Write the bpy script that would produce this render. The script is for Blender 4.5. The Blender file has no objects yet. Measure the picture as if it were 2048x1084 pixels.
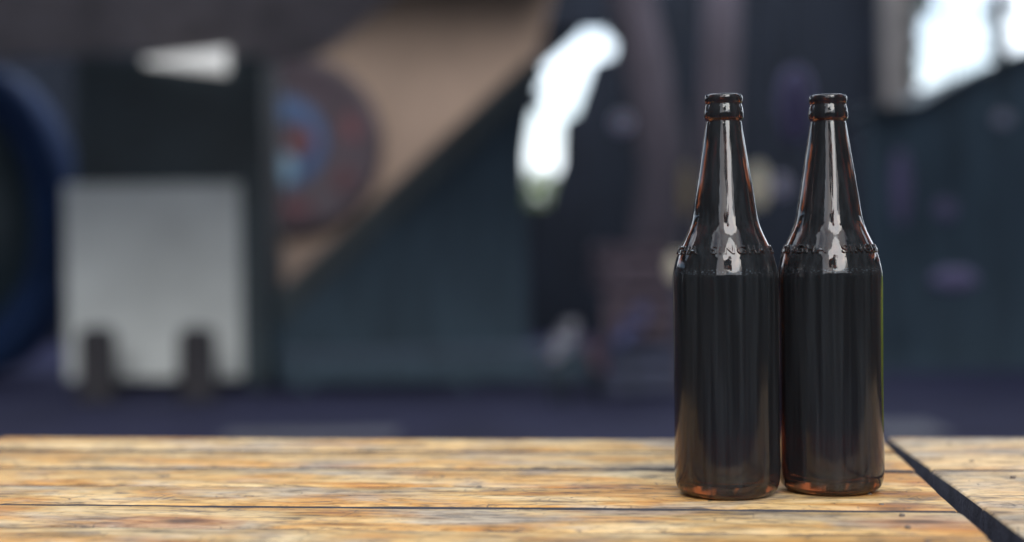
import bpy, bmesh, math, random
from mathutils import Vector, Matrix
R = math.radians
random.seed(7)
sc = bpy.context.scene
C = sc.collection

# ------------------------------------------------------------------ camera
TABLE_Z = 0.75
CAM_Z = TABLE_Z + 0.174
FPX = 2844.4                      # 50 mm on 36 mm, in pixels of a 2048 wide picture
ROLL, PITCH = R(0.7), math.atan(42 / FPX)
_fwd = Vector((0, math.cos(PITCH), -math.sin(PITCH)))
_up = Vector((0, math.sin(PITCH), math.cos(PITCH)))
_rt = Vector((1, 0, 0))
_cx = math.cos(ROLL) * _rt - math.sin(ROLL) * _up
_cy = math.sin(ROLL) * _rt + math.cos(ROLL) * _up
cam_d = bpy.data.cameras.new('camera')
cam = bpy.data.objects.new('camera', cam_d)
C.objects.link(cam)
m3 = Matrix((_cx, _cy, -_fwd)).transposed()
cam.matrix_world = Matrix.Translation((0, 0, CAM_Z)) @ m3.to_4x4()
cam_d.lens, cam_d.sensor_width = 50, 36
cam_d.clip_start, cam_d.clip_end = 0.02, 2000
cam_d.dof.use_dof = True
cam_d.dof.focus_distance = 0.985
cam_d.dof.aperture_fstop = 2.25
sc.camera = cam

# ------------------------------------------------------------------ sky, sun, exposure
SUN_EL, SUN_AZ = R(34), R(171)    # azimuth clockwise from +Y: behind the camera, a little to the right
w = bpy.data.worlds.new('World')
sc.world = w
w.use_nodes = True
nt = w.node_tree
bg = nt.nodes['Background']
sky = nt.nodes.new('ShaderNodeTexSky')
sky.sky_type = 'NISHITA'
sky.sun_disc = False
sky.sun_elevation, sky.sun_rotation = SUN_EL, SUN_AZ
sky.air_density, sky.dust_density, sky.ozone_density = 1.0, 3.0, 1.0
# broken cloud over the whole dome
_geo = nt.nodes.new('ShaderNodeTexCoord')
_cn = nt.nodes.new('ShaderNodeTexNoise')
_cn.inputs['Scale'].default_value = 2.6
_cn.inputs['Detail'].default_value = 7
_cn.inputs['Roughness'].default_value = 0.58
_cn.inputs['Distortion'].default_value = 0.4
nt.links.new(_geo.outputs['Generated'], _cn.inputs['Vector'])
_cr = nt.nodes.new('ShaderNodeValToRGB')
_cr.color_ramp.elements[0].position, _cr.color_ramp.elements[1].position = 0.40, 0.56
nt.links.new(_cn.outputs['Fac'], _cr.inputs[0])
_cm = nt.nodes.new('ShaderNodeMix')
_cm.data_type = 'RGBA'
nt.links.new(_cr.outputs[0], _cm.inputs[0])
nt.links.new(sky.outputs[0], _cm.inputs[6])
_cm.inputs[7].default_value = (11.0, 11.9, 13.0, 1)
nt.links.new(_cm.outputs[2], bg.inputs[0])
bg.inputs[1].default_value = 0.15
sun_d = bpy.data.lights.new('sun', 'SUN')
sun_d.energy, sun_d.angle, sun_d.color = 1.5, R(36), (1.0, 0.985, 0.965)
sun = bpy.data.objects.new('sun', sun_d)
C.objects.link(sun)
_sd = Vector((math.sin(SUN_AZ) * math.cos(SUN_EL), math.cos(SUN_AZ) * math.cos(SUN_EL), math.sin(SUN_EL)))
sun.rotation_euler = (-_sd).to_track_quat('-Z', 'Y').to_euler()
sc.view_settings.view_transform = 'Standard'
sc.view_settings.look = 'None'
sc.view_settings.gamma = 1
sc.view_settings.use_curve_mapping = False
sc.view_settings.exposure = 0.85
try:
    sc.cycles.use_denoising = True
    sc.cycles.denoising_prefilter = 'ACCURATE'
    sc.cycles.max_bounces = 16
    sc.cycles.transmission_bounces = 14
    sc.cycles.glossy_bounces = 6
    sc.cycles.sample_clamp_indirect = 8
except Exception:
    pass


# ------------------------------------------------------------------ helpers
def at(px, py, Y):
    """the point at depth Y that the photograph shows at pixel px, py"""
    u, v = (px - 1024) / FPX, (542 - py) / FPX
    d = _fwd + u * _cx + v * _cy
    return Vector((0, 0, CAM_Z)) + d * (Y / d.y)


def tag(o, label=None, cat=None, group=None, kind=None):
    if label: o['label'] = label
    if cat: o['category'] = cat
    if group: o['group'] = group
    if kind: o['kind'] = kind
    return o


def empty(name, loc=(0, 0, 0), rz=0):
    o = bpy.data.objects.new(name, None)
    C.objects.link(o)
    o.location = loc
    o.rotation_euler = (0, 0, rz)
    return o


def link(name, me, mat, parent=None, smooth=False):
    if mat and not me.materials:
        me.materials.append(mat)
    if smooth:
        for p in me.polygons: p.use_smooth = True
    o = bpy.data.objects.new(name, me)
    C.objects.link(o)
    if parent: o.parent = parent
    return o


def from_bm(name, bm, mat, parent=None, smooth=False):
    bmesh.ops.recalc_face_normals(bm, faces=bm.faces)
    me = bpy.data.meshes.new(name)
    bm.to_mesh(me)
    bm.free()
    return link(name, me, mat, parent, smooth)


def bm_box(bm, lo, hi, bev=0):
    vs = [bm.verts.new((x, y, z)) for z in (lo[2], hi[2]) for y in (lo[1], hi[1]) for x in (lo[0], hi[0])]
    fs = [bm.faces.new([vs[i] for i in q]) for q in ((0, 2, 3, 1), (4, 5, 7, 6), (0, 1, 5, 4), (2, 6, 7, 3), (0, 4, 6, 2), (1, 3, 7, 5))]
    if bev:
        es = list({e for f in fs for e in f.edges})
        bmesh.ops.bevel(bm, geom=es, offset=bev, segments=2, affect='EDGES', profile=0.5)


def box(name, lo, hi, mat, parent=None, bev=0.01):
    bm = bmesh.new()
    bm_box(bm, lo, hi, bev)
    return from_bm(name, bm, mat, parent)


def prism(name, pts, dy, mat, parent=None, bev=0):
    """outline in the XZ plane (points share their own Y) given a real thickness dy"""
    bm = bmesh.new()
    a = [bm.verts.new(p) for p in pts]
    b = [bm.verts.new((p[0], p[1] + dy, p[2])) for p in pts]
    n = len(pts)
    bm.faces.new(a)
    bm.faces.new(b[::-1])
    for i in range(n):
        j = (i + 1) % n
        bm.faces.new((a[i], b[i], b[j], a[j]))
    if bev:
        bmesh.ops.bevel(bm, geom=list(bm.edges), offset=bev, segments=2, affect='EDGES', profile=0.5)
    return from_bm(name, bm, mat, parent)


def bm_lathe(bm, prof, n=32, M=None, closed=False):
    rings = []
    for r, z in prof:
        if r < 1e-6:
            ring = [bm.verts.new((0, 0, z))]
        else:
            ring = [bm.verts.new((r * math.cos(2 * math.pi * k / n), r * math.sin(2 * math.pi * k / n), z)) for k in range(n)]
        rings.append(ring)
    for a, b in zip(rings, rings[1:]):
        for k in range(n):
            l = (k + 1) % n
            if len(a) == 1 and len(b) == 1: continue
            if len(a) == 1: bm.faces.new((a[0], b[l], b[k]))
            elif len(b) == 1: bm.faces.new((a[k], a[l], b[0]))
            else: bm.faces.new((a[k], a[l], b[l], b[k]))
    if M is not None:
        for ring in rings:
            for v in ring: v.co = M @ v.co


def lathe(name, prof, mat, parent=None, n=32, M=None):
    bm = bmesh.new()
    bm_lathe(bm, prof, n, M)
    return from_bm(name, bm, mat, parent, True)


def bm_tube(bm, pts, rads, n=8):
    rings = []
    for i, p in enumerate(pts):
        p = Vector(p)
        t = (Vector(pts[min(i + 1, len(pts) - 1)]) - Vector(pts[max(i - 1, 0)])).normalized()
        u = t.cross(Vector((0.31, 0.95, 0.05))).normalized()
        v = t.cross(u)
        r = rads[i] if isinstance(rads, (list, tuple)) else rads
        rings.append([bm.verts.new(p + r * (math.cos(2 * math.pi * k / n) * u + math.sin(2 * math.pi * k / n) * v)) for k in range(n)])
    for a, b in zip(rings, rings[1:]):
        for k in range(n):
            bm.faces.new((a[k], a[(k + 1) % n], b[(k + 1) % n], b[k]))
    bm.faces.new(rings[0][::-1])
    bm.faces.new(rings[-1])


def tube(name, pts, rads, mat, parent=None, n=8):
    bm = bmesh.new()
    bm_tube(bm, pts, rads, n)
    return from_bm(name, bm, mat, parent, True)


# ------------------------------------------------------------------ materials
def nodes(name):
    m = bpy.data.materials.new(name)
    m.use_nodes = True
    t = m.node_tree
    return m, t, t.nodes['Principled BSDF']


def N(t, typ, **kw):
    n = t.nodes.new(typ)
    for k, v in kw.items(): setattr(n, k, v)
    return n


def ramp(t, src, stops):
    n = N(t, 'ShaderNodeValToRGB')
    e = n.color_ramp.elements
    e[0].position, e[1].position = stops[0][0], stops[-1][0]
    for s in stops[1:-1]: e.new(s[0])
    for k, s in enumerate(stops):
        c = s[1]
        e[k].color = (c, c, c, 1) if isinstance(c, (int, float)) else (*c, 1)
    t.links.new(src, n.inputs[0])
    return n.outputs[0]


def mixc(t, fac, a, b, mode='MIX'):
    n = N(t, 'ShaderNodeMix', data_type='RGBA', blend_type=mode)
    for sock, v in ((n.inputs[0], fac), (n.inputs[6], a), (n.inputs[7], b)):
        if hasattr(v, 'is_output'): t.links.new(v, sock)
        elif isinstance(v, (int, float)): sock.default_value = v
        else: sock.default_value = (*v, 1)
    return n.outputs[2]


def noise(t, vec, scale, detail=4, rough=0.55, dist=0.0):
    n = N(t, 'ShaderNodeTexNoise')
    n.inputs['Scale'].default_value = scale
    n.inputs['Detail'].default_value = detail
    n.inputs['Roughness'].default_value = rough
    n.inputs['Distortion'].default_value = dist
    t.links.new(vec, n.inputs['Vector'])
    return n.outputs['Fac']


def mapping(t, vec, scale, loc=(0, 0, 0)):
    n = N(t, 'ShaderNodeMapping')
    n.inputs['Scale'].default_value = scale
    n.inputs['Location'].default_value = loc
    t.links.new(vec, n.inputs['Vector'])
    return n.outputs[0]


def math_(t, op, a, b=0.0):
    n = N(t, 'ShaderNodeMath', operation=op)
    for sock, v in ((n.inputs[0], a), (n.inputs[1], b)):
        if hasattr(v, 'is_output'): t.links.new(v, sock)
        else: sock.default_value = v
    return n.outputs[0]


def plain(name, col, rough=0.6, var=0.35, scale=6.0, metal=0.0, stretch=(1, 1, 1), bump=0.2, spec=0.5):
    m, t, b = nodes(name)
    tc = N(t, 'ShaderNodeTexCoord').outputs['Object']
    v = mapping(t, tc, stretch)
    n1 = noise(t, v, scale, 6, 0.6)
    lo = tuple(c * (1 - var) for c in col)
    hi = tuple(min(1, c * (1 + var)) for c in col)
    t.links.new(ramp(t, n1, [(0.3, lo), (0.7, hi)]), b.inputs['Base Color'])
    b.inputs['Roughness'].default_value = rough
    b.inputs['Metallic'].default_value = metal
    b.inputs['Specular IOR Level'].default_value = spec
    if bump:
        bp = N(t, 'ShaderNodeBump')
        bp.inputs['Strength'].default_value = bump
        bp.inputs['Distance'].default_value = 0.01
        t.links.new(noise(t, v, scale * 5, 4), bp.inputs['Height'])
        t.links.new(bp.outputs[0], b.inputs['Normal'])
    return m


def wood_mat(name, grey, warm):
    """weathered pine: straw and orange heartwood, greyed patches, fissures, knots, scratches"""
    m, t, b = nodes(name)
    tc = N(t, 'ShaderNodeTexCoord').outputs['Object']
    rnd = N(t, 'ShaderNodeObjectInfo').outputs['Random']
    off = N(t, 'ShaderNodeCombineXYZ')
    t.links.new(math_(t, 'MULTIPLY', rnd, 37.0), off.inputs[0])
    t.links.new(math_(t, 'MULTIPLY', rnd, 11.0), off.inputs[1])
    add = N(t, 'ShaderNodeVectorMath', operation='ADD')
    t.links.new(tc, add.inputs[0])
    t.links.new(off.outputs[0], add.inputs[1])
    P = add.outputs[0]
    # slow wander of the grain
    wob = noise(t, mapping(t, P, (3, 9, 1)), 1.0, 2)
    wv = N(t, 'ShaderNodeCombineXYZ')
    t.links.new(math_(t, 'MULTIPLY', math_(t, 'SUBTRACT', wob, 0.5), 0.035), wv.inputs[1])
    add2 = N(t, 'ShaderNodeVectorMath', operation='ADD')
    t.links.new(P, add2.inputs[0])
    t.links.new(wv.outputs[0], add2.inputs[1])
    Q = add2.outputs[0]
    fine = noise(t, mapping(t, Q, (60, 120, 60)), 1.0, 5, 0.65)
    mid = noise(t, mapping(t, Q, (15, 75, 20)), 1.0, 5, 0.6)
    broad = noise(t, mapping(t, Q, (7, 24, 8)), 1.0, 4, 0.6, 0.6)
    patch = noise(t, mapping(t, P, (8, 17, 5), (3.1, 1.7, 0)), 1.0, 4, 0.6, 0.4)
    col = ramp(t, broad, [(0.27, (0.30, 0.12, 0.035)), (0.39, (0.46, 0.235, 0.068)), (0.50, (0.53, 0.345, 0.150)), (0.68, (0.62, 0.49, 0.31))])
    col = mixc(t, warm, col, (0.56, 0.44, 0.31))
    # greyed weathering
    gcol = ramp(t, mid, [(0.3, (0.13, 0.115, 0.11)), (0.5, (0.32, 0.285, 0.255)), (0.7, (0.45, 0.395, 0.335))])
    gm = ramp(t, patch, [(0.49 - grey, 0.0), (0.64 - grey, 0.85)])
    col = mixc(t, gm, col, gcol)
    # mid and fine streaks
    st = ramp(t, mid, [(0.30, 0.45), (0.48, 1.0), (0.75, 1.12)])
    col = mixc(t, 0.75, col, st, 'MULTIPLY')
    fs = ramp(t, fine, [(0.32, 0.30), (0.47, 0.95), (0.7, 1.2)])
    col = mixc(t, 0.8, col, fs, 'MULTIPLY')
    # long dark fissures, present only in places
    fiss = noise(t, mapping(t, Q, (6, 62, 30), (9, 5, 1)), 1.0, 4, 0.6)
    where = noise(t, mapping(t, P, (11, 20, 5), (1, 8, 2)), 1.0, 3)
    thin = ramp(t, math_(t, 'ABSOLUTE', math_(t, 'SUBTRACT', fiss, 0.5)), [(0.004, 1.0), (0.022, 0.0)])
    fm = math_(t, 'MULTIPLY', thin, ramp(t, where, [(0.42, 0.0), (0.56, 1.0)]))
    col = mixc(t, math_(t, 'MULTIPLY', fm, 0.8), col, (0.045, 0.04, 0.045))
    smg = ramp(t, noise(t, mapping(t, Q, (20, 42, 9), (4, 2, 6)), 1.0, 4, 0.7), [(0.57, 0.0), (0.66, 1.0)])
    col = mixc(t, math_(t, 'MULTIPLY', smg, 0.7), col, (0.12, 0.10, 0.10))
    # knots with an orange halo
    vo = N(t, 'ShaderNodeTexVoronoi')
    vo.inputs['Scale'].default_value = 1.0
    t.links.new(mapping(t, Q, (6.0, 12, 0.0)), vo.inputs['Vector'])
    kd = vo.outputs['Distance']
    sel = N(t, 'ShaderNodeSeparateColor')
    t.links.new(vo.outputs['Color'], sel.inputs[0])
    has = math_(t, 'GREATER_THAN', sel.outputs[0], 0.72)
    kn = math_(t, 'ADD', kd, math_(t, 'MULTIPLY', math_(t, 'SUBTRACT', mid, 0.5), 0.22))
    halo = math_(t, 'MULTIPLY', ramp(t, kn, [(0.10, 1.0), (0.34, 0.0)]), has)
    core = math_(t, 'MULTIPLY', ramp(t, kn, [(0.03, 1.0), (0.14, 0.0)]), has)
    col = mixc(t, math_(t, 'MULTIPLY', halo, 0.55), col, (0.36, 0.13, 0.035))
    col = mixc(t, math_(t, 'MULTIPLY', core, 0.8), col, (0.07, 0.05, 0.045))
    # short dents and scratches
    sv = N(t, 'ShaderNodeTexVoronoi', feature='DISTANCE_TO_EDGE')
    sv.inputs['Scale'].default_value = 1.0
    t.links.new(mapping(t, P, (60, 26, 1)), sv.inputs['Vector'])
    scm = ramp(t, noise(t, P, 30.0, 2), [(0.60, 0.0), (0.66, 1.0)])
    sm = math_(t, 'MULTIPLY', ramp(t, sv.outputs['Distance'], [(0.0, 1.0), (0.045, 0.0)]), scm)
    pits = ramp(t, noise(t, mapping(t, P, (150, 70, 1)), 1.0, 2), [(0.70, 0.0), (0.74, 1.0)])
    dm = math_(t, 'MAXIMUM', math_(t, 'MULTIPLY', sm, 0.8), math_(t, 'MULTIPLY', pits, 0.7))
    col = mixc(t, dm, col, (0.06, 0.055, 0.06))
    col = mixc(t, 1.0, col, (1.0, 0.945, 0.83), 'MULTIPLY')
    t.links.new(col, b.inputs['Base Color'])
    t.links.new(ramp(t, mid, [(0.3, 0.75), (0.7, 0.5)]), b.inputs['Roughness'])
    b.inputs['Specular IOR Level'].default_value = 0.28
    hgt = math_(t, 'SUBTRACT', math_(t, 'ADD', math_(t, 'MULTIPLY', fine, 0.35), math_(t, 'MULTIPLY', mid, 0.5)),
                math_(t, 'ADD', math_(t, 'MULTIPLY', fm, 0.6), math_(t, 'MULTIPLY', dm, 0.5)))
    bp = N(t, 'ShaderNodeBump')
    bp.inputs['Strength'].default_value = 0.7
    bp.inputs['Distance'].default_value = 0.0012
    t.links.new(hgt, bp.inputs['Height'])
    t.links.new(bp.outputs[0], b.inputs['Normal'])
    return m


def glass_mat():
    m, t, b = nodes('amber_glass')
    b.inputs['Base Color'].default_value = (0.10, 0.022, 0.0055, 1)
    b.inputs['Transmission Weight'].default_value = 1.0
    b.inputs['Roughness'].default_value = 0.015
    b.inputs['IOR'].default_value = 1.45
    tc = N(t, 'ShaderNodeTexCoord').outputs['Object']
    # drawn glass is never quite even: long vertical waves, plus scuffs where bottles rub in crates
    wave = noise(t, mapping(t, tc, (150, 150, 3.0)), 1.0, 3, 0.5)
    lump = noise(t, mapping(t, tc, (40, 40, 22)), 1.0, 2, 0.5)
    h = math_(t, 'ADD', math_(t, 'MULTIPLY', wave, 0.5), math_(t, 'MULTIPLY', lump, 1.3))
    bp = N(t, 'ShaderNodeBump')
    bp.inputs['Strength'].default_value = 0.45
    bp.inputs['Distance'].default_value = 0.0008
    t.links.new(h, bp.inputs['Height'])
    t.links.new(bp.outputs[0], b.inputs['Normal'])
    # even blue-grey haze painted in to lift blacks, plus streaks and rubbed shoulder ring
    sep = N(t, 'ShaderNodeSeparateXYZ')
    t.links.new(tc, sep.inputs[0])
    # returned bottles: the straight body is scuffed dull by the crates, neck and shoulder stay bright
    scuff = noise(t, mapping(t, tc, (90, 90, 25)), 1.0, 4, 0.6)
    lowz = ramp(t, sep.outputs[2], [(0.128, 1.0), (0.152, 0.0)])
    t.links.new(math_(t, 'ADD', 0.015, math_(t, 'MULTIPLY', lowz, math_(t, 'ADD', 0.035, math_(t, 'MULTIPLY', scuff, 0.13)))), b.inputs['Roughness'])
    ring1 = ramp(t, sep.outputs[2], [(0.1535, 0.0), (0.1560, 1.0), (0.1580, 1.0), (0.1600, 0.0)])
    spk = ramp(t, noise(t, mapping(t, tc, (900, 900, 1500)), 1.0, 2), [(0.58, 0.0), (0.66, 1.0)])
    streak = ramp(t, noise(t, mapping(t, tc, (260, 260, 6)), 1.0, 4, 0.6), [(0.40, 0.0), (0.75, 1.0)])
    lift_and_scuff = math_(t, 'ADD', 0.021, math_(t, 'ADD', math_(t, 'MULTIPLY', streak, 0.034), math_(t, 'MULTIPLY', math_(t, 'MULTIPLY', ring1, spk), 0.25)))
    d = N(t, 'ShaderNodeBsdfDiffuse')
    d.inputs['Color'].default_value = (0.30, 0.35, 0.40, 1)
    mx = N(t, 'ShaderNodeMixShader')
    t.links.new(lift_and_scuff, mx.inputs[0])
    t.links.new(b.outputs[0], mx.inputs[1])
    t.links.new(d.outputs[0], mx.inputs[2])
    out = [n for n in t.nodes if n.type == 'OUTPUT_MATERIAL'][0]
    t.links.new(mx.outputs[0], out.inputs[0])
    return m


def leaf_mat(name, col):
    m, t, b = nodes(name)
    g = N(t, 'ShaderNodeNewGeometry').outputs['Random Per Island']
    t.links.new(ramp(t, g, [(0.0, tuple(c * 0.5 for c in col)), (0.6, col), (1.0, tuple(c * 1.7 for c in col))]), b.inputs['Base Color'])
    b.inputs['Roughness'].default_value = 0.55
    b.inputs['Subsurface Weight'].default_value = 0.0
    return m


M_wood = wood_mat('weathered_pine', 0.0, 0.0)
M_wood2 = wood_mat('greyed_pine', 0.06, 0.45)
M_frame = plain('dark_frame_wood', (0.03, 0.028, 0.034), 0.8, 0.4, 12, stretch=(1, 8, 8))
M_glass = glass_mat()
M_nail = plain('rusty_nail', (0.10, 0.075, 0.06), 0.7, 0.4, 200)
M_end = plain('shade_toned_end_grain', (0.07, 0.07, 0.095), 0.9, 0.4, 60)  # navy shade of the table joint put into the plank end colour
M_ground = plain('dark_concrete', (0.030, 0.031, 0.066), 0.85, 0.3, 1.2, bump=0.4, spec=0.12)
M_lightpatch = plain('floor_light_tone', (0.11, 0.115, 0.145), 0.8, 0.25, 3.0)
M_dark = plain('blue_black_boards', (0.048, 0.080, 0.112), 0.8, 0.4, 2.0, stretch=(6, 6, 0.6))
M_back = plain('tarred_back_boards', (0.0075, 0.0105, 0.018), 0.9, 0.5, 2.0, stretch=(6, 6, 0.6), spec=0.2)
M_black = plain('black_enamel', (0.028, 0.046, 0.058), 0.5, 0.3, 2.0)
M_tan = plain('tan_plaster', (0.21, 0.150, 0.115), 0.85, 0.15, 1.3)
M_maroon = plain('maroon_enamel', (0.030, 0.019, 0.027), 0.5, 0.3, 3.0)
M_blue = plain('blue_enamel', (0.016, 0.046, 0.115), 0.45, 0.3, 3.0)
M_drumblue = plain('dark_blue_plastic', (0.013, 0.030, 0.085), 0.8, 0.4, 2.0, spec=0.15)
M_paleblue = plain('pale_blue_enamel', (0.10, 0.17, 0.23), 0.45, 0.2, 3.0)
M_red = plain('red_enamel', (0.060, 0.012, 0.017), 0.5, 0.3, 3.0)
M_panel = plain('grey_painted_steel', (0.70, 0.73, 0.71), 0.55, 0.12, 2.0)
M_lamp, _t, _b = nodes('lit_strip_light')
_b.inputs['Base Color'].default_value = (0.8, 0.8, 0.78, 1)
_b.inputs['Emission Color'].default_value = (1.0, 0.98, 0.94, 1)
_b.inputs['Emission Strength'].default_value = 0.28
M_trunk = plain('bark', (0.032, 0.026, 0.037), 0.9, 0.4, 5, stretch=(4, 4, 0.6), bump=0.6)
M_pillar = plain('grey_render', (0.13, 0.12, 0.12), 0.9, 0.2, 2.0)
M_cream = plain('cream_glaze', (0.75, 0.68, 0.52), 0.4, 0.15, 8)
M_lav = plain('lavender_glaze', (0.40, 0.38, 0.52), 0.4, 0.25, 8)
M_violet = plain('violet_glaze', (0.15, 0.13, 0.26), 0.8, 0.25, 8)
M_leaf = leaf_mat('leaf_green', (0.10, 0.15, 0.015))
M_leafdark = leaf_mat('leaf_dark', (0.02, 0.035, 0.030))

# ------------------------------------------------------------------ setting: ground
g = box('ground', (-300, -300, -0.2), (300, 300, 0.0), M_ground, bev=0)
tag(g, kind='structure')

# ------------------------------------------------------------------ open shed closing the yard (roof shades everything behind the table)
shed = tag(empty('open_shed', (0, 6, 0)), 'dark open timber shed with slanted gap in its back wall, behind the bottles', 'shed')
def inshed(o):
    o.parent = shed
    o.location = o.location - shed.location
    return o
ROOF_Z = 3.75
def roof_z(y): return 3.08 + (y - 4.3) * 0.085
def slope_slab(name, x0, x1, y0, y1, lo, hi, mat):
    bm = bmesh.new()
    vs = [bm.verts.new((x, y, roof_z(y) + z)) for z in (lo, hi) for y in (y0, y1) for x in (x0, x1)]
    for q in ((0, 2, 3, 1), (4, 5, 7, 6), (0, 1, 5, 4), (2, 6, 7, 3), (0, 4, 6, 2), (1, 3, 7, 5)): bm.faces.new([vs[i] for i in q])
    return inshed(from_bm(name, bm, mat))
slope_slab('roof', -7.5, 9.0, 4.3, 9.3, 0.0, 0.1, M_dark)
for x in (-6.5, -3.2, 0.1, 3.0, 5.8, 8.6):
    slope_slab('rafter', x - 0.06, x + 0.06, 4.35, 9.25, -0.16, -0.002, M_dark)
inshed(box('side_wall', (-7.4, 4.7, 0.0), (-7.25, 15.0, 2.85), M_dark))
inshed(box('side_wall', (8.7, 4.7, 0.0), (8.85, 15.0, 2.85), M_dark))
for x in (-7.3, 8.75):
    inshed(box('corner_post', (x - 0.08, 4.4, 0.0), (x + 0.08, 4.56, 2.83), M_dark))
YB = 15.0
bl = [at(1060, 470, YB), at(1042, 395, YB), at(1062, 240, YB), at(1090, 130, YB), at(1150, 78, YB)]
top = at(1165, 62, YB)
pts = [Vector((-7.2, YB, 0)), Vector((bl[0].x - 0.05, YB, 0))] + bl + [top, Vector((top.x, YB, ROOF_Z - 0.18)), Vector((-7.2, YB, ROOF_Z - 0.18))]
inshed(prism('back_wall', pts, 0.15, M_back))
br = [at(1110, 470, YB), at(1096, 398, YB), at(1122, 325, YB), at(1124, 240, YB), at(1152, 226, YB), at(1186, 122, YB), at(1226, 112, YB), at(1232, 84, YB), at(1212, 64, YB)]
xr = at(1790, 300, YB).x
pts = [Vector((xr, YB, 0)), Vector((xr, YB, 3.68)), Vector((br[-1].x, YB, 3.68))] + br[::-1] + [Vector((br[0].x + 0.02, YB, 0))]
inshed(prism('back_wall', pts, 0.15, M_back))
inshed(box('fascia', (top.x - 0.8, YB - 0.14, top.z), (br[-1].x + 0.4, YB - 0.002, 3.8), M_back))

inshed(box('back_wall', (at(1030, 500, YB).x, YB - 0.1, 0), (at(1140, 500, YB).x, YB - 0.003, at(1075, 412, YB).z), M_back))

# tan plastered wall
TY = 13.0
a, b_ = at(505, 500, TY), at(1050, 500, TY)
tw = prism('plaster_wall', [Vector((a.x, TY, 0)), Vector((b_.x, TY, 0)), Vector((b_.x, TY, 2.35)), Vector((at(1085, 75, TY).x, TY, 2.85)), Vector((at(1120, 0, TY).x, TY, 3.45)), Vector((a.x, TY, 3.45))], 0.14, M_tan)
ev = box('added_shade_strip', (a.x, TY - 1.05, 3.452), (at(1120, 0, TY).x, TY + 0.14, 3.52), M_dark, tw)  # unseen overhang added to shade the upper part of the tan wall
tag(tw, 'tan plastered wall showing as a diagonal band above the dark stair', 'wall')

# staircase with a closed dark side
SY = 10.0
st = empty('staircase', (at(800, 500, SY).x, SY, 0))
tag(st, 'dark staircase with solid side climbing to the right in front of tan wall', 'staircase')
def instair(o):
    o.parent = st
    o.location = -st.location
    return o
p0, p1 = at(505, 640, SY), at(1050, 134, SY)
sl = (p1.z - p0.z) / (p1.x - p0.x)
foot = p0.x - p0.z / sl
side = [Vector((foot, SY, 0.0)), Vector((p1.x, SY, 0)), Vector((p1.x, SY, p1.z)), ]
instair(prism('side_panel', side, 0.06, M_dark))
dv = Vector((1, 0, sl)).normalized()
nv = Vector((-dv.z, 0, dv.x))
base0 = Vector((foot + 0.3, SY - 0.05, 0.3 * sl))
endp = Vector((p1.x + 0.05, SY - 0.05, p1.z + 0.05 * sl))
instair(prism('stringer', [base0 - nv * 0.16, endp - nv * 0.16, endp + nv * 0.02, base0 + nv * 0.02], 0.045, M_black))
nst = 13
for k in range(nst):
    x = foot + (p1.x - foot) * (k + 0.3) / nst
    z = (x - foot) * sl - 0.06
    instair(box('tread', (x, SY + 0.062, max(0.0, z - 0.04)), (x + 0.27, SY + 0.9, max(0.04, z)), M_dark))

# canopy in the top left corner
CY = 9.7
cpts = [at(-200, -140, CY), at(900, -140, CY), at(775, 2, CY), at(668, 92, CY), at(610, 122, CY), at(500, 128, CY), at(300, 104, CY), at(-200, 128, CY)]
cn = empty('canopy', (cpts[0].x + 2.0, CY, cpts[-1].z))
tag(cn, 'dark brown cloth canopy hanging in the top left above the cabinet', 'canopy')
o = prism('valance', cpts, 0.05, plain('brown_canvas', (0.24, 0.21, 0.22), 0.9, 0.3, 3))
o.parent = cn; o.location = -cn.location
o = box('canvas', (cpts[0].x, CY + 0.055, cpts[1].z - 0.1), (cpts[1].x, CY + 0.45, cpts[1].z - 0.06), M_dark)
o.parent = cn; o.location = -cn.location

# round sign on the tan wall
GY = TY - 0.09
gc = at(588, 288, GY)
gr = 176 * GY / FPX
sg = tag(empty('round_sign', (gc.x, GY, gc.z)), 'round maroon sign with blue ring and red marks, half behind the cabinet', 'sign')
RX = Matrix.Rotation(R(90), 4, 'X')
lathe('disc', [(0, -0.06), (gr, -0.06), (gr, 0.0), (gr * 0.95, 0.022), (gr * 0.9, 0.01), (0, 0.01)], M_maroon, sg, 64, RX)
def annulus(name, cx, cz, r0, r1, a0, a1, mat, dy):
    bm = bmesh.new()
    n = 36
    for y0 in (0,):
        fr, bk = [], []
        for k in range(n + 1):
            an = a0 + (a1 - a0) * k / n
            for rr, L in ((r0, fr), (r1, bk)):
                L.append((cx + rr * math.cos(an), cz + rr * math.sin(an)))
        A = [[bm.verts.new((x, y, z)) for x, z in L] for L in (fr, bk) for y in (-0.012 - dy, -0.022 - dy)]
        for i in range(n):
            bm.faces.new((A[1][i], A[1][i + 1], A[3][i + 1], A[3][i]))
            bm.faces.new((A[0][i], A[2][i], A[2][i + 1], A[0][i + 1]))
            bm.faces.new((A[0][i], A[0][i + 1], A[1][i + 1], A[1][i]))
            bm.faces.new((A[2][i], A[3][i], A[3][i + 1], A[2][i + 1]))
        for i in (0, n):
            bm.faces.new((A[0][i], A[1][i], A[3][i], A[2][i]))
    return from_bm(name, bm, mat, sg)
pxm = GY / FPX
annulus('blue_ring', -28 * pxm, 5 * pxm, 62 * pxm, 92 * pxm, -2.2, 2.3, M_blue, 0)
annulus('blue_bar', -28 * pxm, 40 * pxm, 0.005, 40 * pxm, 0.15, 3.0, M_blue, 0.014)
annulus('pale_spot', -24 * pxm, -48 * pxm, 0.003, 30 * pxm, 0, 6.283, M_paleblue, 0.014)
annulus('red_mark', 16 * pxm, 6 * pxm, 0.003, 26 * pxm, 0, 6.283, M_red, 0.014)
annulus('red_mark', -6 * pxm, -4 * pxm, 112 * pxm, 140 * pxm, -1.8, -1.25, M_red, 0)
annulus('red_mark', -6 * pxm, -4 * pxm, 112 * pxm, 140 * pxm, -0.75, -0.4, M_red, 0)
annulus('red_mark', -6 * pxm, -4 * pxm, 112 * pxm, 140 * pxm, 0.1, 0.5, M_red, 0)

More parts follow.
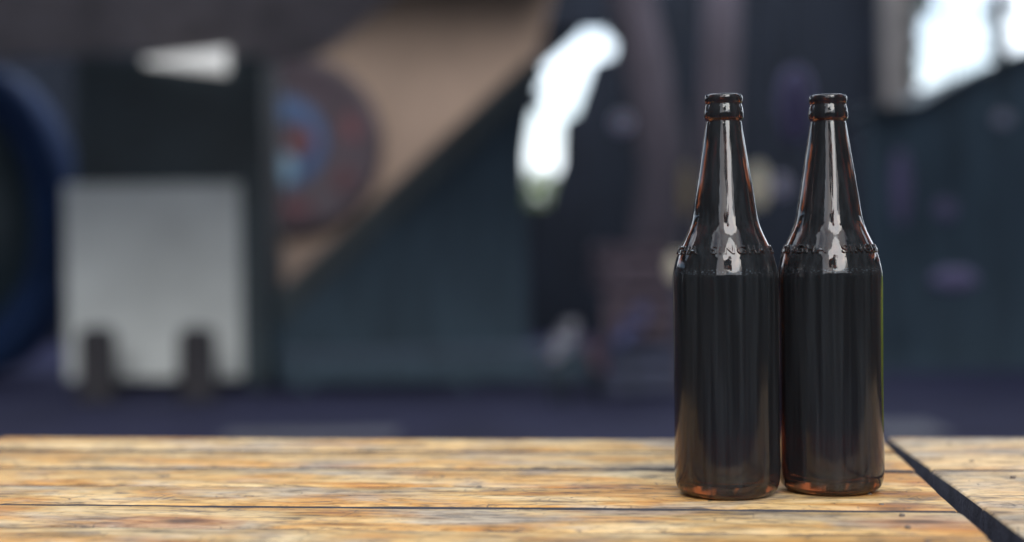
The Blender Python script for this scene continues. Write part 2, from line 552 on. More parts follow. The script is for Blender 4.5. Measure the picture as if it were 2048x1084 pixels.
# dark cabinet with a grey lower door
KY = 9.6
k0, k1 = at(140, 0, KY).x, at(524, 0, KY).x
kz1 = at(300, 112, KY).z
kb = tag(empty('cabinet', ((k0 + k1) / 2, KY, 0)), 'tall dark cabinet with pale grey lower door and small lit strip lamp on top', 'cabinet')
def incab(o):
    o.parent = kb
    o.location = -kb.location
    return o
incab(box('carcass', (k0, KY + 0.03, 0.06), (k1, KY + 0.75, kz1), M_black, bev=0.02))
d0, d1 = at(130, 400, KY), at(480, 400, KY)
dz0, dz1 = at(300, 758, KY).z, at(300, 368, KY).z
incab(box('door', (d0.x, KY - 0.03, max(0.02, dz0)), (d1.x, KY + 0.028, dz1), M_panel, bev=0.012))
q0, q1 = at(160, 200, KY), at(478, 200, KY)
incab(box('upper_panel', (q0.x, KY, dz1 + 0.04), (q1.x, KY + 0.028, kz1 - 0.12), M_black, bev=0.012))
l0, l1 = at(290, 130, KY), at(455, 130, KY)
zt, zb = at(300, 98, KY).z, at(300, 144, KY).z
bm = bmesh.new()
zm = (zt + zb) / 2
vs = [bm.verts.new(p) for p in ((l0.x, KY - 0.05, zm - 0.01), (l0.x, KY - 0.0, zm + 0.01), (l1.x, KY - 0.16, zb), (l1.x, KY + 0.02, zt), (l0.x, KY + 0.02, zm - 0.02), (l1.x, KY + 0.02, zb - 0.02))]
for q in ((0, 2, 3, 1), (0, 4, 5, 2), (1, 3, 5, 4), (0, 1, 4), (2, 5, 3)): bm.faces.new([vs[i] for i in q])
incab(from_bm('strip_light', bm, M_lamp))
for x in (k0 + 0.08, k1 - 0.08):
    for y in (KY + 0.1, KY + 0.68):
        incab(box('foot', (x - 0.04, y - 0.04, 0), (x + 0.04, y + 0.04, 0.062), M_black, bev=0.005))

# two dark posts before the door
for i, (px, lab) in enumerate(((194, 'dark rounded bollard before the left side of the grey cabinet door'), (394, 'dark rounded bollard before the right side of the grey cabinet door'))):
    PY = 9.0
    p = at(px, 655, PY)
    rr = 37 * PY / FPX
    o = lathe('bollard', [(0, 0), (rr * 1.15, 0), (rr * 1.15, 0.03), (rr, 0.05), (rr, p.z - 0.05), (rr * 0.9, p.z - 0.02), (rr * 0.6, p.z), (0, p.z + 0.01)], M_frame)
    o.location = (p.x, PY, 0)
    tag(o, lab, 'bollard', 'bollards before the cabinet')

# dark drum with a blue rim at the left edge
DY = 10.35
dc = at(-75, 440, DY)
dr = tag(empty('drum', (dc.x, DY, 0)), 'large dark drum with curved blue rim at the left edge', 'drum')
hx, hz = 205 * DY / FPX, 320 * DY / FPX
hz = min(hz, dc.z - 0.02)
RXS = Matrix.Translation((0, 0, dc.z)) @ Matrix.Diagonal((hx / hz, 1, 1, 1)) @ RX
lathe('drum_head', [(0, 0.0), (hz * 0.70, 0.0), (hz * 0.70, -0.05), (0, -0.05)], M_black, dr, 64, RXS)
lathe('blue_rim', [(hz * 0.69, -0.5), (hz, -0.5), (hz * 1.0, 0.0), (hz * 0.97, 0.05), (hz * 0.74, 0.06), (hz * 0.69, 0.01), (hz * 0.69, -0.5)], M_drumblue, dr, 64, RXS)

# low bench of dark boards behind (faint band along the floor)
for (pxa, pxb, pya, pyb, Y, lab) in ((560, 1290, 705, 745, 9.4, 'long low dark bench along the foot of the staircase'),):
    A, B = at(pxa, pya, Y), at(pxb, pyb, Y)
    bn = tag(empty('bench', ((A.x + B.x) / 2, Y, 0)), lab, 'bench')
    o = box('seat', (A.x, Y, A.z - 0.06), (B.x, Y + 0.4, A.z), plain('blue_grey_board', (0.05, 0.075, 0.11), 0.7)); o.parent = bn; o.location = -bn.location
    o = box('apron', (A.x + 0.02, Y + 0.02, 0.06), (B.x - 0.02, Y + 0.045, A.z - 0.061), M_dark, bev=0.004); o.parent = bn; o.location = -bn.location
    for x in (A.x + 0.15, (A.x + B.x) / 2, B.x - 0.15):
        o = box('leg', (x - 0.04, Y + 0.05, 0), (x + 0.04, Y + 0.35, A.z - 0.062), M_dark, bev=0.005); o.parent = bn; o.location = -bn.location

# ------------------------------------------------------------------ right-hand side
# grey pillar left of the sky opening
VY = 14.2
v0, v1 = at(1775, 100, VY), at(1838, 100, VY)
pl = tag(empty('pillar', ((v0.x + v1.x) / 2, VY, 0)), 'grey rendered pillar left of the bright sky opening at upper right', 'pillar')
o = box('shaft', (v0.x, VY, 0.2), (v1.x, VY + 0.3, 4.6), M_pillar, bev=0.03); o.parent = pl; o.location = -pl.location
o = box('plinth', (v0.x - 0.05, VY - 0.05, 0), (v1.x + 0.05, VY + 0.35, 0.2), M_pillar, bev=0.02); o.parent = pl; o.location = -pl.location

# dark lean-to stall whose roof climbs to the right
WY = 10.4
wp = [at(1735, 222, WY), at(1832, 214, WY), at(1900, 176, WY), at(1960, 142, WY), at(2120, 78, WY), at(2400, 40, WY)]
wl = tag(empty('market_stall', (wp[2].x, WY, 0)), 'dark closed market stall with a roofline climbing to the right', 'stall')
o = prism('front', [Vector((wp[0].x, WY, 0)), Vector((wp[-1].x, WY, 0))] + wp[::-1], 0.08, M_dark); o.parent = wl; o.location = -wl.location
ba, bb = at(2048, 300, WY), at(1760, 300, WY)
bm = bmesh.new()
rv = []
for p in wp:
    rv.append([bm.verts.new((p.x, WY + y, p.z + z)) for y, z in ((-0.06, 0.004), (1.6, 0.004), (1.6, 0.03), (-0.06, 0.03))])
for A_, B_ in zip(rv, rv[1:]):
    for k in range(4): bm.faces.new((A_[k], A_[(k + 1) % 4], B_[(k + 1) % 4], B_[k]))
bm.faces.new(rv[0]); bm.faces.new(rv[-1][::-1])
o = from_bm('roof_sheet', bm, M_black); o.parent = wl; o.location = -wl.location

# tree trunks standing in the shed's shade
def trunk(pxs, Y, rads, lab):
    pts = [at(px, py, Y) for px, py in pxs]
    pts = [Vector((pts[0].x, Y, 0))] + pts
    t = tag(empty('tree', (pts[0].x, Y, 0)), lab, 'tree')
    o = tube('trunk', [p - t.location for p in pts], [rads[0] * 1.25] + rads, M_trunk, t, 14)
    return t
trunk([(1300, 560), (1330, 330), (1290, 120), (1250, -60), (1220, -160)], 12.4, [0.24, 0.22, 0.2, 0.2, 0.2], 'leaning purple-brown tree trunk left of the bottles')
trunk([(1425, 560), (1430, 320), (1440, 100), (1450, -140)], 13.2, [0.20, 0.19, 0.18, 0.17], 'straight grey-brown tree trunk right behind the left bottle')

# hanging glazed lamps (unlit) and cloths catching a little light
def pot(px, py, w_, h_, Y, mat, lab, cat='lamp'):
    p = at(px, py, Y)
    rw, hh = w_ / 2 * Y / FPX, h_ / 2 * Y / FPX
    t = tag(empty('hanging_lamp', (p.x, Y, p.z - hh)), lab, cat, 'unlit lamps hanging in the shed')
    lathe('globe', [(0, 0)] + [(rw * math.sin(math.pi * k / 10) ** 0.8, hh * (1 - math.cos(math.pi * k / 10))) for k in range(1, 10)] + [(rw * 0.2, 2 * hh)], mat, t, 20)
    lathe('cap', [(0, 2 * hh + 0.02), (rw * 0.3, 2 * hh + 0.015), (rw * 0.3, 2 * hh - 0.02), (0, 2 * hh - 0.02)], M_black, t, 12)
    tube('cord', [(0, 0, 2 * hh + 0.01), (0, 0, roof_z(Y) - 0.01 - t.location.z)], 0.006, M_black, t, 6)
pot(1515, 372, 46, 92, 8.2, M_cream, 'tall cream lamp hanging between the two bottle necks')
pot(1562, 372, 34, 44, 8.4, M_lav, 'small dim lamp right of the tall cream lamp')
pot(1352, 535, 36, 60, 8.0, M_cream, 'cream lamp peeking out at the left bottle shoulder')
pot(1374, 380, 26, 110, 8.6, plain('ochre_glaze', (0.28, 0.22, 0.12), 0.5), 'narrow ochre lamp beside the left bottle neck')
pot(1244, 246, 40, 40, 8.2, M_lav, 'small lavender lamp right of the slanted bright gap')
pot(1590, 210, 70, 150, 9.5, M_violet, 'dim violet lamp between the bottle mouths')
pot(2006, 238, 32, 28, 8.5, M_lav, 'small pale grey lamp below the right sky opening')
pot(1802, 375, 36, 150, 9.0, M_violet, 'long violet lamp right of the right bottle neck')
pot(1890, 420, 40, 40, 9.0, M_violet, 'round violet lamp low at the right')
pot(1908, 560, 90, 44, 9.2, M_violet, 'wide violet lamp level with the right bottle shoulder')

# leafy things
def leaves(bm, c, rad, n, size, rng, shell=0.3):
    for _ in range(n):
        d = Vector((rng.gauss(0, 1), rng.gauss(0, 1), rng.gauss(0, 1))).normalized()
        p = Vector(c) + Vector((d.x * rad[0], d.y * rad[1], d.z * rad[2])) * (shell + (1 - shell) * rng.random() ** 0.5)
        u = Vector((rng.gauss(0, 1), rng.gauss(0, 1), rng.gauss(0, 0.6))).normalized()
        v = u.cross(Vector((rng.gauss(0, 1), rng.gauss(0, 1), rng.gauss(0, 1)))).normalized()
        s = size * rng.uniform(0.6, 1.3)
        bm.faces.new([bm.verts.new(p + q) for q in (u * s, v * s * 0.45, -u * s, -v * s * 0.45)])

def shrub(px, top_py, Y, rx, mat, lab, n=900, size=0.05):
    rng = random.Random(int(px) + 3)
    p = at(px, top_py, Y)
    t = tag(empty('shrub', (p.x, Y, 0)), lab, 'shrub')
    bm = bmesh.new()
    for k in range(5):
        leaves(bm, (rng.uniform(-0.5, 0.5) * rx, rng.uniform(-0.3, 0.3) * rx, p.z * (0.5 + 0.08 * k)), (rx * 0.7, rx * 0.7, p.z * 0.5 * (1 - 0.16 * k)), n // 5, size, rng)
    o = from_bm('foliage', bm, mat, t)
    bm = bmesh.new()
    for k in range(5):
        bm_tube(bm, [(0, 0, 0), (rng.uniform(-.3, .3) * rx, rng.uniform(-.3, .3) * rx, p.z * 0.4), (rng.uniform(-.6, .6) * rx, rng.uniform(-.6, .6) * rx, p.z * 0.8)], [0.03, 0.02, 0.008], 6)
    from_bm('stems', bm, M_trunk, t, True)
shrub(1072, 332, 18.5, 0.9, M_leaf, 'sunlit green shrub at the foot of the slanted bright gap', 2500, 0.05)

# dark post between the two sky openings, ivy hanging about the opening
p = at(2001, 0, 12.5)
po = tag(empty('ivy_post', (p.x, 12.5, 0)), 'dark crooked ivy-grown post splitting the bright opening at upper right', 'post')
tube('pole', [(0, 0, 0), (0.01, 0, 2.0), (-0.02, 0, 3.0), (0.05, 0, 4.4)], [0.07, 0.065, 0.06, 0.055], M_trunk, po)
def ivy(spots):
    rng = random.Random(2)
    bm = bmesh.new()
    for px, py, rr in spots:
        q = at(px, py, 12.5) - po.location
        rr = rr * 12.5 / FPX
        leaves(bm, q, (rr, rr * 1.2, rr), int(60 + 4000 * rr * rr), 0.045, rng, 0.0)
        bm_tube(bm, [q, Vector((0.4 * q.x, 0.0, q.z + 0.1)), Vector((0.0, 0.0, min(4.3, q.z + 0.2)))], [0.006, 0.008, 0.01], 5)
    from_bm('ivy', bm, M_leafdark, po)
ivy([(1985, 25, 22), (2000, 60, 20), (1995, 100, 18), (2012, 118, 16), (1990, 145, 18), (2040, 125, 26), (1968, 158, 14), (2030, 10, 14)])
vn = tag(empty('creeper', (at(1850, 0, 13.9).x, 13.9, 0)), 'dark creeper climbing the pillar edge beside the bright opening', 'creeper')
bm = bmesh.new()
rng = random.Random(8)
for px, py, rr in ((1842, -20, 26), (1852, 8, 20), (1832, 40, 14), (1836, 95, 12), (1830, 150, 12), (1838, 196, 16), (1826, 120, 10)):
    rr = rr * 13.9 / FPX
    leaves(bm, at(px, py, 13.9) - vn.location, (rr, rr, rr), int(60 + 4000 * rr * rr), 0.045, rng, 0.0)
from_bm('foliage', bm, M_leafdark, vn)
tube('stem', [(-0.1, 0.02, 0), (-0.08, 0.0, 1.2), (-0.1, 0.02, 2.4), (-0.03, 0.0, 3.6)], [0.03, 0.022, 0.016, 0.008], M_trunk, vn, 6)

# potted grass just outside the frame on the right, mirrored as a green line in the right bottle
def grass_pot(x, y, z_top, lab):
    rng = random.Random(4)
    t = tag(empty('potted_grass', (x, y, 0)), lab, 'plant')
    lathe('pot', [(0, 0), (0.16, 0), (0.21, 0.40), (0.225, 0.40), (0.225, 0.44), (0.19, 0.44), (0.185, 0.40), (0, 0.39)], plain('grey_clay', (0.2, 0.19, 0.18), 0.8), t, 28)
    bm = bmesh.new()
    for _ in range(700):
        a = rng.uniform(0, 6.283); r0 = 0.14 * math.sqrt(rng.random()); lean = rng.uniform(0.02, 0.30)
        h_ = (z_top - 0.4) * rng.uniform(0.6, 1.0)
        w_ = Vector((-math.sin(a), math.cos(a), 0)) * rng.uniform(0.006, 0.012)
        prev = None
        for k in range(5):
            u = k / 4
            c = Vector((math.cos(a) * (r0 + lean * u ** 1.8), math.sin(a) * (r0 + lean * u ** 1.8), 0.39 + h_ * (u - 0.25 * u ** 3 * (lean / 0.26))))
            pr = [bm.verts.new(c - w_ * (1 - u * 0.95)), bm.verts.new(c + w_ * (1 - u * 0.95))]
            if prev: bm.faces.new((prev[0], prev[1], pr[1], pr[0]))
            prev = pr
    o = from_bm('blades', bm, leaf_mat('lime_leaf', (0.38, 0.48, 0.03)), t)
grass_pot(1.30, 2.25, 1.02, 'potted lime green grass at the far right edge, beyond the greyer table')
grass_pot(1.84, 3.9, 1.10, 'second potted lime green grass at right, further from the table')

# low plants with a few pale blooms between bench and bottles
def bloom(px, py, len_, wid, tilt, Y, mat, lab):
    p = at(px, py, Y)
    L, W = len_ / 2 * Y / FPX, wid / 2 * Y / FPX
    t = tag(empty('flower', (p.x, Y, 0)), lab, 'flower', 'pale blooms in the shade')
    top = Vector((0, 0, p.z)); ax = Vector((math.sin(tilt), 0, math.cos(tilt)))
    tube('stem', [(0.02, 0, 0), (-0.01, 0, p.z * 0.5), top - ax * L], [0.012, 0.01, 0.008], M_leafdark, t, 6)
    bm = bmesh.new()
    rng = random.Random(int(px))
    for k in range(90):
        s = rng.uniform(-1, 1)
        an = rng.uniform(0, 6.28)
        rr = W * math.sqrt(max(0, 1 - s * s)) * rng.uniform(0.7, 1)
        q = top + ax * (s * L) + Vector((math.cos(an) * rr, math.sin(an) * rr, 0))
        u = Vector((math.cos(an), math.sin(an), rng.uniform(-.5, .9))).normalized() * 0.035
        v = u.cross(Vector((0.1, 0.2, 1))).normalized() * 0.02
        bm.faces.new([bm.verts.new(q + e) for e in (u, v, -u * 0.5, -v)])
    from_bm('petals', bm, mat, t)
M_pet1 = plain('grey_petal', (0.75, 0.74, 0.78), 0.6, 0.2)
M_pet2 = plain('blue_petal', (0.22, 0.27, 0.55), 0.6, 0.2)
M_pet3 = plain('dusky_pink_petal', (0.34, 0.2, 0.25), 0.6, 0.2)
bloom(1127, 680, 84, 40, 0.45, 8.4, M_pet1, 'pale grey tilted bloom low in the middle')
bloom(1105, 715, 40, 30, 0.45, 8.5, M_lav, 'lavender bloom just under the pale grey bloom')
bloom(1265, 650, 90, 44, 0.6, 8.6, M_pet2, 'blue tilted bloom near the left bottle')
bloom(1190, 712, 70, 34, -0.35, 8.5, M_pet3, 'dusky pink bloom between the grey and blue blooms')

# slatted crates and cups in the shade left of the bottles
def crate(px, z0, Y, w_, h_, rz, mat, lab):
    p = at(px, 600, Y)
    t = tag(empty('crate', (p.x, Y, z0), rz), lab, 'crate', 'slatted crates left of the bottles')
    for sx in (-1, 1):
        for sy in (-1, 1):
            box('corner_post', (sx * (w_ / 2 - 0.02) - 0.02, sy * (w_ / 2 - 0.02) - 0.02, 0), (sx * (w_ / 2 - 0.02) + 0.02, sy * (w_ / 2 - 0.02) + 0.02, h_), mat, t, 0.003)
    box('base', (-w_ / 2 + 0.01, -w_ / 2 + 0.01, 0.01), (w_ / 2 - 0.01, w_ / 2 - 0.01, 0.025), mat, t, 0.002)
    n = 3
    for k in range(n):
        z = 0.02 + k * (h_ - 0.02) / n
        zt_ = z + (h_ - 0.02) / n - 0.025
        for sy in (-1, 1):
            box('slat', (-w_ / 2, sy * (w_ / 2 + 0.007) - 0.006, z), (w_ / 2, sy * (w_ / 2 + 0.007) + 0.006, zt_), mat, t, 0.002)
            box('slat', (sy * (w_ / 2 + 0.007) - 0.006, -w_ / 2, z), (sy * (w_ / 2 + 0.007) + 0.006, w_ / 2, zt_), mat, t, 0.002)
M_cr1 = plain('dusky_crate_wood', (0.13, 0.10, 0.125), 0.85, 0.35, 9, stretch=(1, 6, 6))
M_cr2 = plain('blue_crate_wood', (0.075, 0.085, 0.14), 0.85, 0.35, 9, stretch=(1, 6, 6))
crate(1270, 0.0, 9.15, 0.44, 0.34, 0.12, M_cr2, 'blue slatted crate on the floor, bottom of the stack left of the bottles')
crate(1278, 0.342, 9.15, 0.42, 0.32, -0.08, M_cr1, 'dusky slatted crate in the middle of the stack left of the bottles')
crate(1262, 0.664, 9.15, 0.40, 0.30, 0.2, M_cr1, 'dusky slatted crate topmost of the stack left of the bottles')
crate(1400, 0.0, 9.3, 0.44, 0.34, -0.2, M_cr1, 'dusky slatted crate on the floor behind the left bottle')
crate(1395, 0.342, 9.3, 0.42, 0.34, 0.1, M_cr2, 'blue slatted crate on another crate behind the left bottle')
def cup(px, z0, Y, mat, lab):
    p = at(px, 600, Y)
    o = lathe('cup', [(0, 0), (0.032, 0), (0.043, 0.10), (0.040, 0.10), (0.030, 0.006), (0, 0.006)], mat, None, 20)
    o.location = (p.x, Y, z0)
    tag(o, lab, 'cup', 'pale cups on the crates')
cup(1234, 0.664 + 0.026, 9.08, M_lav, 'lavender cup inside the topmost crate of the stack')
cup(1300, 0.342 + 0.026, 9.12, M_cream, 'cream cup inside the middle crate of the stack')
cup(1392, 0.342 + 0.026, 9.25, M_lav, 'lavender cup inside the upper crate behind the left bottle')

# thin pale slabs painting patches of light on the floor beyond the table
for (pxa, pxb, Y0, Y1, lab) in ((440, 790, 7.0, 7.25, 'pale strip painting a light patch on the floor beyond the back edge of the long table'), (1765, 1905, 6.85, 7.3, 'pale strip painting a light patch on the floor beyond the joint of the two tables')):
    A, B = at(pxa, 860, Y0), at(pxb, 860, Y0)
    o = box('floor_light_patch', (A.x, Y0, 0.001), (B.x, Y1, 0.012), M_lightpatch, bev=0.004)
    tag(o, lab, 'light patch')

# ------------------------------------------------------------------ the yard behind the camera (seen mirrored in the bottles)
M_yard = plain('dark_render', (0.05, 0.055, 0.06), 0.8, 0.3, 0.8)
M_win = plain('window_dark', (0.02, 0.025, 0.03), 0.1, 0.2, 2)
def yard_house(x0, x1, y0, y1, h_, face, lab):
    t = tag(empty('house', ((x0 + x1) / 2, (y0 + y1) / 2, 0)), lab, 'house', 'houses round the yard')
    L = t.location
    o = box('wall', (x0, y0, 0), (x1, y1, h_), M_yard, bev=0.03); o.parent = t; o.location = -L
    o = box('roof', (x0 - 0.3, y0 - 0.3, h_ + 0.002), (x1 + 0.3, y1 + 0.3, h_ + 0.25), M_dark, bev=0.03); o.parent = t; o.location = -L
    if face:
        xf = x1 if face > 0 else x0
        for k in range(4):
            yy = y0 + 1.5 + k * 3.2
            for zz in (1.0, 4.0):
                lo, hi = (xf - 0.03, yy, zz), (xf + 0.03, yy + 1.0, zz + 1.4)
                o = box('window', lo, hi, M_win, bev=0.01); o.parent = t; o.location = -L
yard_house(-12.0, -6.2, -11, 3.9, 9.0, 1, 'dark house on the left of the yard behind the camera')
yard_house(6.6, 12.0, -11, 3.9, 9.0, -1, 'dark house on the right of the yard behind the camera')
o = box('yard_wall', (-6.1, -9.2, 0), (6.5, -9.0, 3.2), M_yard, bev=0.03)
tag(o, 'dark yard wall closing the yard behind the camera', 'wall')
def yard_tree(x, y, trunk_h, crown, n, lab):
    rng = random.Random(int(x * 10) + 91)
    t = tag(empty('tree', (x, y, 0)), lab, 'tree')
    bm = bmesh.new()
    bm_tube(bm, [(0, 0, 0), (0.05, 0, trunk_h * 0.5), (0, 0.05, trunk_h)], [0.16, 0.13, 0.1], 10)
    cs = [(rng.uniform(-1, 1) * crown, rng.uniform(-1, 1) * crown, trunk_h + rng.uniform(0, 1.5) * crown) for _ in range(9)]
    for c in cs: bm_tube(bm, [(0, 0, trunk_h * 0.9), tuple(0.5 * q + 0.5 * e for q, e in zip(c, (0, 0, trunk_h))), c], [0.07, 0.045, 0.015], 6)
    from_bm('trunk', bm, M_trunk, t, True)
    bm = bmesh.new()
    for c in cs: leaves(bm, c, (crown * 0.55,) * 3, n // 9, 0.08, rng)
    from_bm('crown', bm, M_leafdark, t)
yard_tree(-0.3, -6.5, 4.0, 0.9, 5000, 'leafy tree behind the camera mirrored as the dark blot in the bottles')

# ------------------------------------------------------------------ tables
def plank(parent, x0, x1, y0, y1, mat, rng, th=0.030, dz=0.0):
    """local: x along the board, y across; slightly wavy edges, worn arrises"""
    n = 44
    L, W = x1 - x0, y1 - y0
    bm = bmesh.new()
    rings = []
    e1, e2 = rng.uniform(0, 9), rng.uniform(0, 9)
    cup = rng.uniform(-0.0004, 0.0006)
    for i in range(n + 1):
        x = L * i / n
        wa = 0.0009 * math.sin(e1 + x * 17) + 0.0006 * math.sin(e2 + x * 53) + rng.uniform(-0.0003, 0.0003)
        wb = 0.0009 * math.sin(e2 + x * 14) + 0.0006 * math.sin(e1 + x * 47) + rng.uniform(-0.0003, 0.0003)
        ra = 0.0022 + rng.uniform(0, 0.0012); rb = 0.0022 + rng.uniform(0, 0.0012)
        endd = 0.0022 if i in (0, n) else 0.0
        z = cup * math.sin(e1 + x * 5) - endd * 0.6
        sec = [(wa, -th), (wa, -ra + z), (wa + ra * 0.35, -ra * 0.35 + z), (wa + ra, z), (W * 0.5, z + cup * 0.6), (W - rb + wb, z), (W + wb - rb * 0.35, -rb * 0.35 + z), (W + wb, -rb + z), (W + wb, -th)]
        xx = x + (rng.uniform(-0.0009, 0.0009) if i in (0, n) else 0)
        rings.append([bm.verts.new((xx, y, zz)) for y, zz in sec])
        if i in (0, n - 1):  # small arris at the board ends
            x2 = x + (0.0025 if i == 0 else L / n - 0.0025)
            rings.append([bm.verts.new((x2, y, zz + (endd * 0.6 if i == 0 else 0))) for y, zz in sec])
    m_ = len(rings[0])
    for A, B in zip(rings, rings[1:]):
        for k in range(m_):
            fc = bm.faces.new((A[k], A[(k + 1) % m_], B[(k + 1) % m_], B[k]))
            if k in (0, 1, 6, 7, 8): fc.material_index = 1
    bm.faces.new(rings[0][::-1]).material_index = 2; bm.faces.new(rings[-1]).material_index = 2
    o = from_bm('plank', bm, mat, parent, False)
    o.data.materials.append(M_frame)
    o.data.materials.append(M_end)
    for f_ in o.data.polygons: f_.use_smooth = abs(f_.normal.z) > 0.3
    o.location = (x0, y0, dz)
    return o

def table(name, lab, phi, s0, s1, offs, mat, gaps, seed, leg_in=0.06):
    rng = random.Random(seed)
    t = tag(empty(name, (0, 0, TABLE_Z), R(phi)), lab, 'table', 'slatted yard tables')
    for k, (far, near) in enumerate(zip(offs, offs[1:])):
        gp = gaps[k] if k < len(gaps) else 0.004
        plank(t, s0 + rng.uniform(-0.002, 0.002), s1 + rng.uniform(-0.002, 0.002), near + gp / 2, far - gp / 2 * (0 if k == 0 else 1), mat, rng, dz=rng.uniform(-0.0012, 0.0))
    for far, near in zip(offs, offs[1:]):
        for x in (s0 + 0.045, s1 - 0.045):
            for fr in (0.25, 0.72):
                o = lathe('nail', [(0, 0.0005), (0.0015, 0.0004), (0.0019, -0.0003), (0.0019, -0.004), (0, -0.004)], M_nail, t, 12)
                o.location = (x + rng.uniform(-0.006, 0.006), near + (far - near) * (fr + rng.uniform(-0.05, 0.05)), 0.0002)
    n0, f0 = offs[-1], offs[0]
    for nm, lo, hi in (('rail', (s0 + 0.03, f0 - 0.06, -0.10), (s1 - 0.03, f0 - 0.035, -0.032)), ('rail', (s0 + 0.03, n0 + 0.035, -0.10), (s1 - 0.03, n0 + 0.06, -0.032)),
                       ('batten', (s0 + 0.03, n0 + 0.062, -0.075), (s0 + 0.06, f0 - 0.062, -0.032)), ('batten', (s1 - 0.06, n0 + 0.062, -0.075), (s1 - 0.03, f0 - 0.062, -0.032))):
        box(nm, lo, hi, M_frame, t, 0.003)
    for x in (s0 + 0.035, s1 - 0.085):
        for y in (n0 + 0.061, f0 - 0.111):
            box('leg', (x, y, -TABLE_Z), (x + 0.05, y + 0.05, -0.077), M_frame, t, 0.004)
    return t

table('slatted_table', 'long yellow-orange slatted wooden table carrying the two bottles', -6.2, -0.636, 0.190,
      [1.306, 1.221, 1.126, 1.035, 0.956, 0.879, 0.80], M_wood, [0.018, 0.010, 0.009, 0.0035, 0.004], 5)
table('slatted_table', 'greyer slatted wooden table across the dark joint at right', -4.5, 0.237, 1.02,
      [1.312, 1.126, 0.965, 0.80], M_wood2, [0.005, 0.003, 0.004], 12)

# ------------------------------------------------------------------ bottles
OUT = [(0.0272, 0.0005), (0.0300, 0.0), (0.0320, 0.0008), (0.0346, 0.0032), (0.0362, 0.0072), (0.0369, 0.0125), (0.0371, 0.022), (0.0369, 0.04), (0.0368, 0.08), (0.0369, 0.12), (0.0370, 0.146),
       (0.0369, 0.1515), (0.0364, 0.1562), (0.0354, 0.1612), (0.0341, 0.1662), (0.0324, 0.1708), (0.0304, 0.1752), (0.0283, 0.1796), (0.0264, 0.1836), (0.0249, 0.1876), (0.0238, 0.1916), (0.0228, 0.196),
       (0.0203, 0.2123), (0.0162, 0.2376), (0.0128, 0.2590), (0.0123, 0.2615), (0.0124, 0.2624), (0.0134, 0.2632), (0.01385, 0.2645), (0.0139, 0.2665), (0.0137, 0.2690), (0.0132, 0.2715), (0.0127, 0.2732),
       (0.01265, 0.2742), (0.0130, 0.2752), (0.01335, 0.2766), (0.01335, 0.2782), (0.0130, 0.2796), (0.0120, 0.2806), (0.0108, 0.2806), (0.0100, 0.2798)]
INN = [(0.0093, 0.2780), (0.0090, 0.2600), (0.0118, 0.2376), (0.0160, 0.2123), (0.0186, 0.196), (0.0198, 0.189), (0.0225, 0.1825), (0.0265, 0.1745), (0.0302, 0.166), (0.0322, 0.1575), (0.0330, 0.148), (0.0331, 0.08), (0.0330, 0.022), (0.0315, 0.0125), (0.026, 0.0085), (0.015, 0.0098), (0.0, 0.0112)]
PUNT = [(0.0, 0.0052), (0.012, 0.0042), (0.021, 0.0022)]

def smooth_prof(p, sub=3):
    out = []
    for i in range(len(p) - 1):
        p0, p1, p2, p3 = p[max(i - 1, 0)], p[i], p[i + 1], p[min(i + 2, len(p) - 1)]
        for s in range(sub):
            u = s / sub
            # non-uniform segments: limit tangents to the local chord so nothing overshoots
            d = math.dist(p1, p2)
            t1 = [(b - a) * d / max(1e-9, math.dist(p0, p2)) for a, b in zip(p0, p2)]
            t2 = [(b - a) * d / max(1e-9, math.dist(p1, p3)) for a, b in zip(p1, p3)]
            h00, h10, h01, h11 = 2*u**3-3*u*u+1, u**3-2*u*u+u, -2*u**3+3*u*u, u**3-u*u
            out.append(tuple(h00*a + h10*ta + h01*b + h11*tb for a, ta, b, tb in zip(p1, t1, p2, t2)))
    out.append(p[-1])
    return [(max(0.0, r), z) for r, z in out]

OUTS = smooth_prof(OUT, 4)
PROF = PUNT + OUTS + smooth_prof(INN, 3)

def surf(z):
    """outer radius and slope of the shoulder at height z"""
    best = None
    for (r0, z0), (r1, z1) in zip(OUTS, OUTS[1:]):
        if z0 <= z <= z1 and z1 > z0 and z < 0.2:
            k = (z - z0) / (z1 - z0)
            return r0 + (r1 - r0) * k, (r1 - r0) / (z1 - z0)
    return 0.03, 0

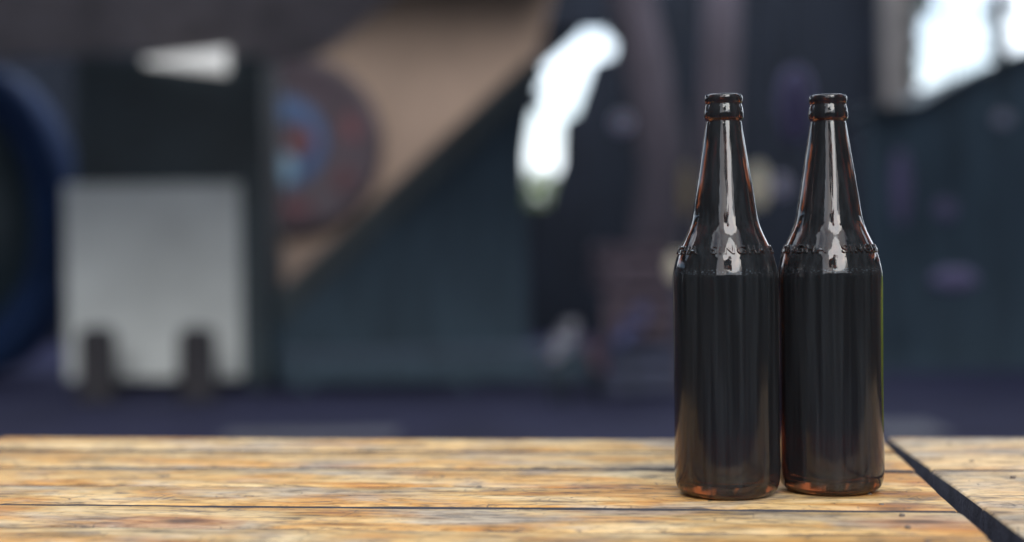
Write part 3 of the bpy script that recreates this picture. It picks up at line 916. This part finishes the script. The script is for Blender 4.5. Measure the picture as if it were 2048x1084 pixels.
def word_mesh():
    cu = bpy.data.curves.new('word', 'FONT')
    cu.body = 'SINGHA'
    cu.size = 1.0
    cu.space_character = 1.22
    cu.extrude = 0.04
    cu.bevel_depth = 0.028
    cu.bevel_resolution = 1
    cu.resolution_u = 6
    ob = bpy.data.objects.new('word', cu)
    C.objects.link(ob)
    dg = bpy.context.evaluated_depsgraph_get()
    me = bpy.data.meshes.new_from_object(ob.evaluated_get(dg))
    bpy.data.objects.remove(ob)
    bm = bmesh.new()
    bm.from_mesh(me)
    bmesh.ops.subdivide_edges(bm, edges=[e for e in bm.edges if e.calc_length() > 0.2], cuts=2)
    bmesh.ops.triangulate(bm, faces=bm.faces)
    xs = [v.co.x for v in bm.verts]; ys = [v.co.y for v in bm.verts]; zs = [v.co.z for v in bm.verts]
    x0, x1, y0, y1, z0, z1 = min(xs), max(xs), min(ys), max(ys), min(zs), max(zs)
    for v in bm.verts:
        an = R(72) * ((v.co.x - x0) / (x1 - x0)) 
        z = 0.1684 + 0.0058 * (v.co.y - y0) / (y1 - y0)
        r, s = surf(z)
        nrm = Vector((1, -s)).normalized()
        hgt = -0.0004 + 0.0015 * (v.co.z - z0) / (z1 - z0)
        rr, zz = r + nrm.x * hgt, z + nrm.y * hgt
        v.co = (rr * math.cos(an), rr * math.sin(an), zz)
    bmesh.ops.recalc_face_normals(bm, faces=bm.faces)
    me2 = bpy.data.meshes.new('lettering')
    bm.to_mesh(me2)
    bm.free()
    me2.materials.append(M_glass)
    return me2

bm = bmesh.new()
bm_lathe(bm, PROF, 128)
bmesh.ops.recalc_face_normals(bm, faces=bm.faces)
bottle_me = bpy.data.meshes.new('beer_bottle')
bm.to_mesh(bottle_me)
bm.free()
WORD = word_mesh()
for (x, y, start, lab) in ((0.1504, 1.0031, -17, 'empty amber beer bottle on the left of the pair, nearer the camera'),
                           (0.2264, 1.0144, 15, 'empty amber beer bottle on the right of the pair, beside the table joint')):
    bt = link('beer_bottle', bottle_me, M_glass, None, True)
    bt.location = (x, y, TABLE_Z + 0.0008)
    tag(bt, lab, 'bottle', 'amber beer bottles on the table')
    # angle measured from the direction facing the camera
    face = math.atan2(-y, -x)
    bt.rotation_euler = (0, 0, start * 0.13)
    for k in range(4):
        wd = link('lettering', WORD, M_glass, bt)
        wd.rotation_euler = (0, 0, face + R(start + 90 * k) - start * 0.13)
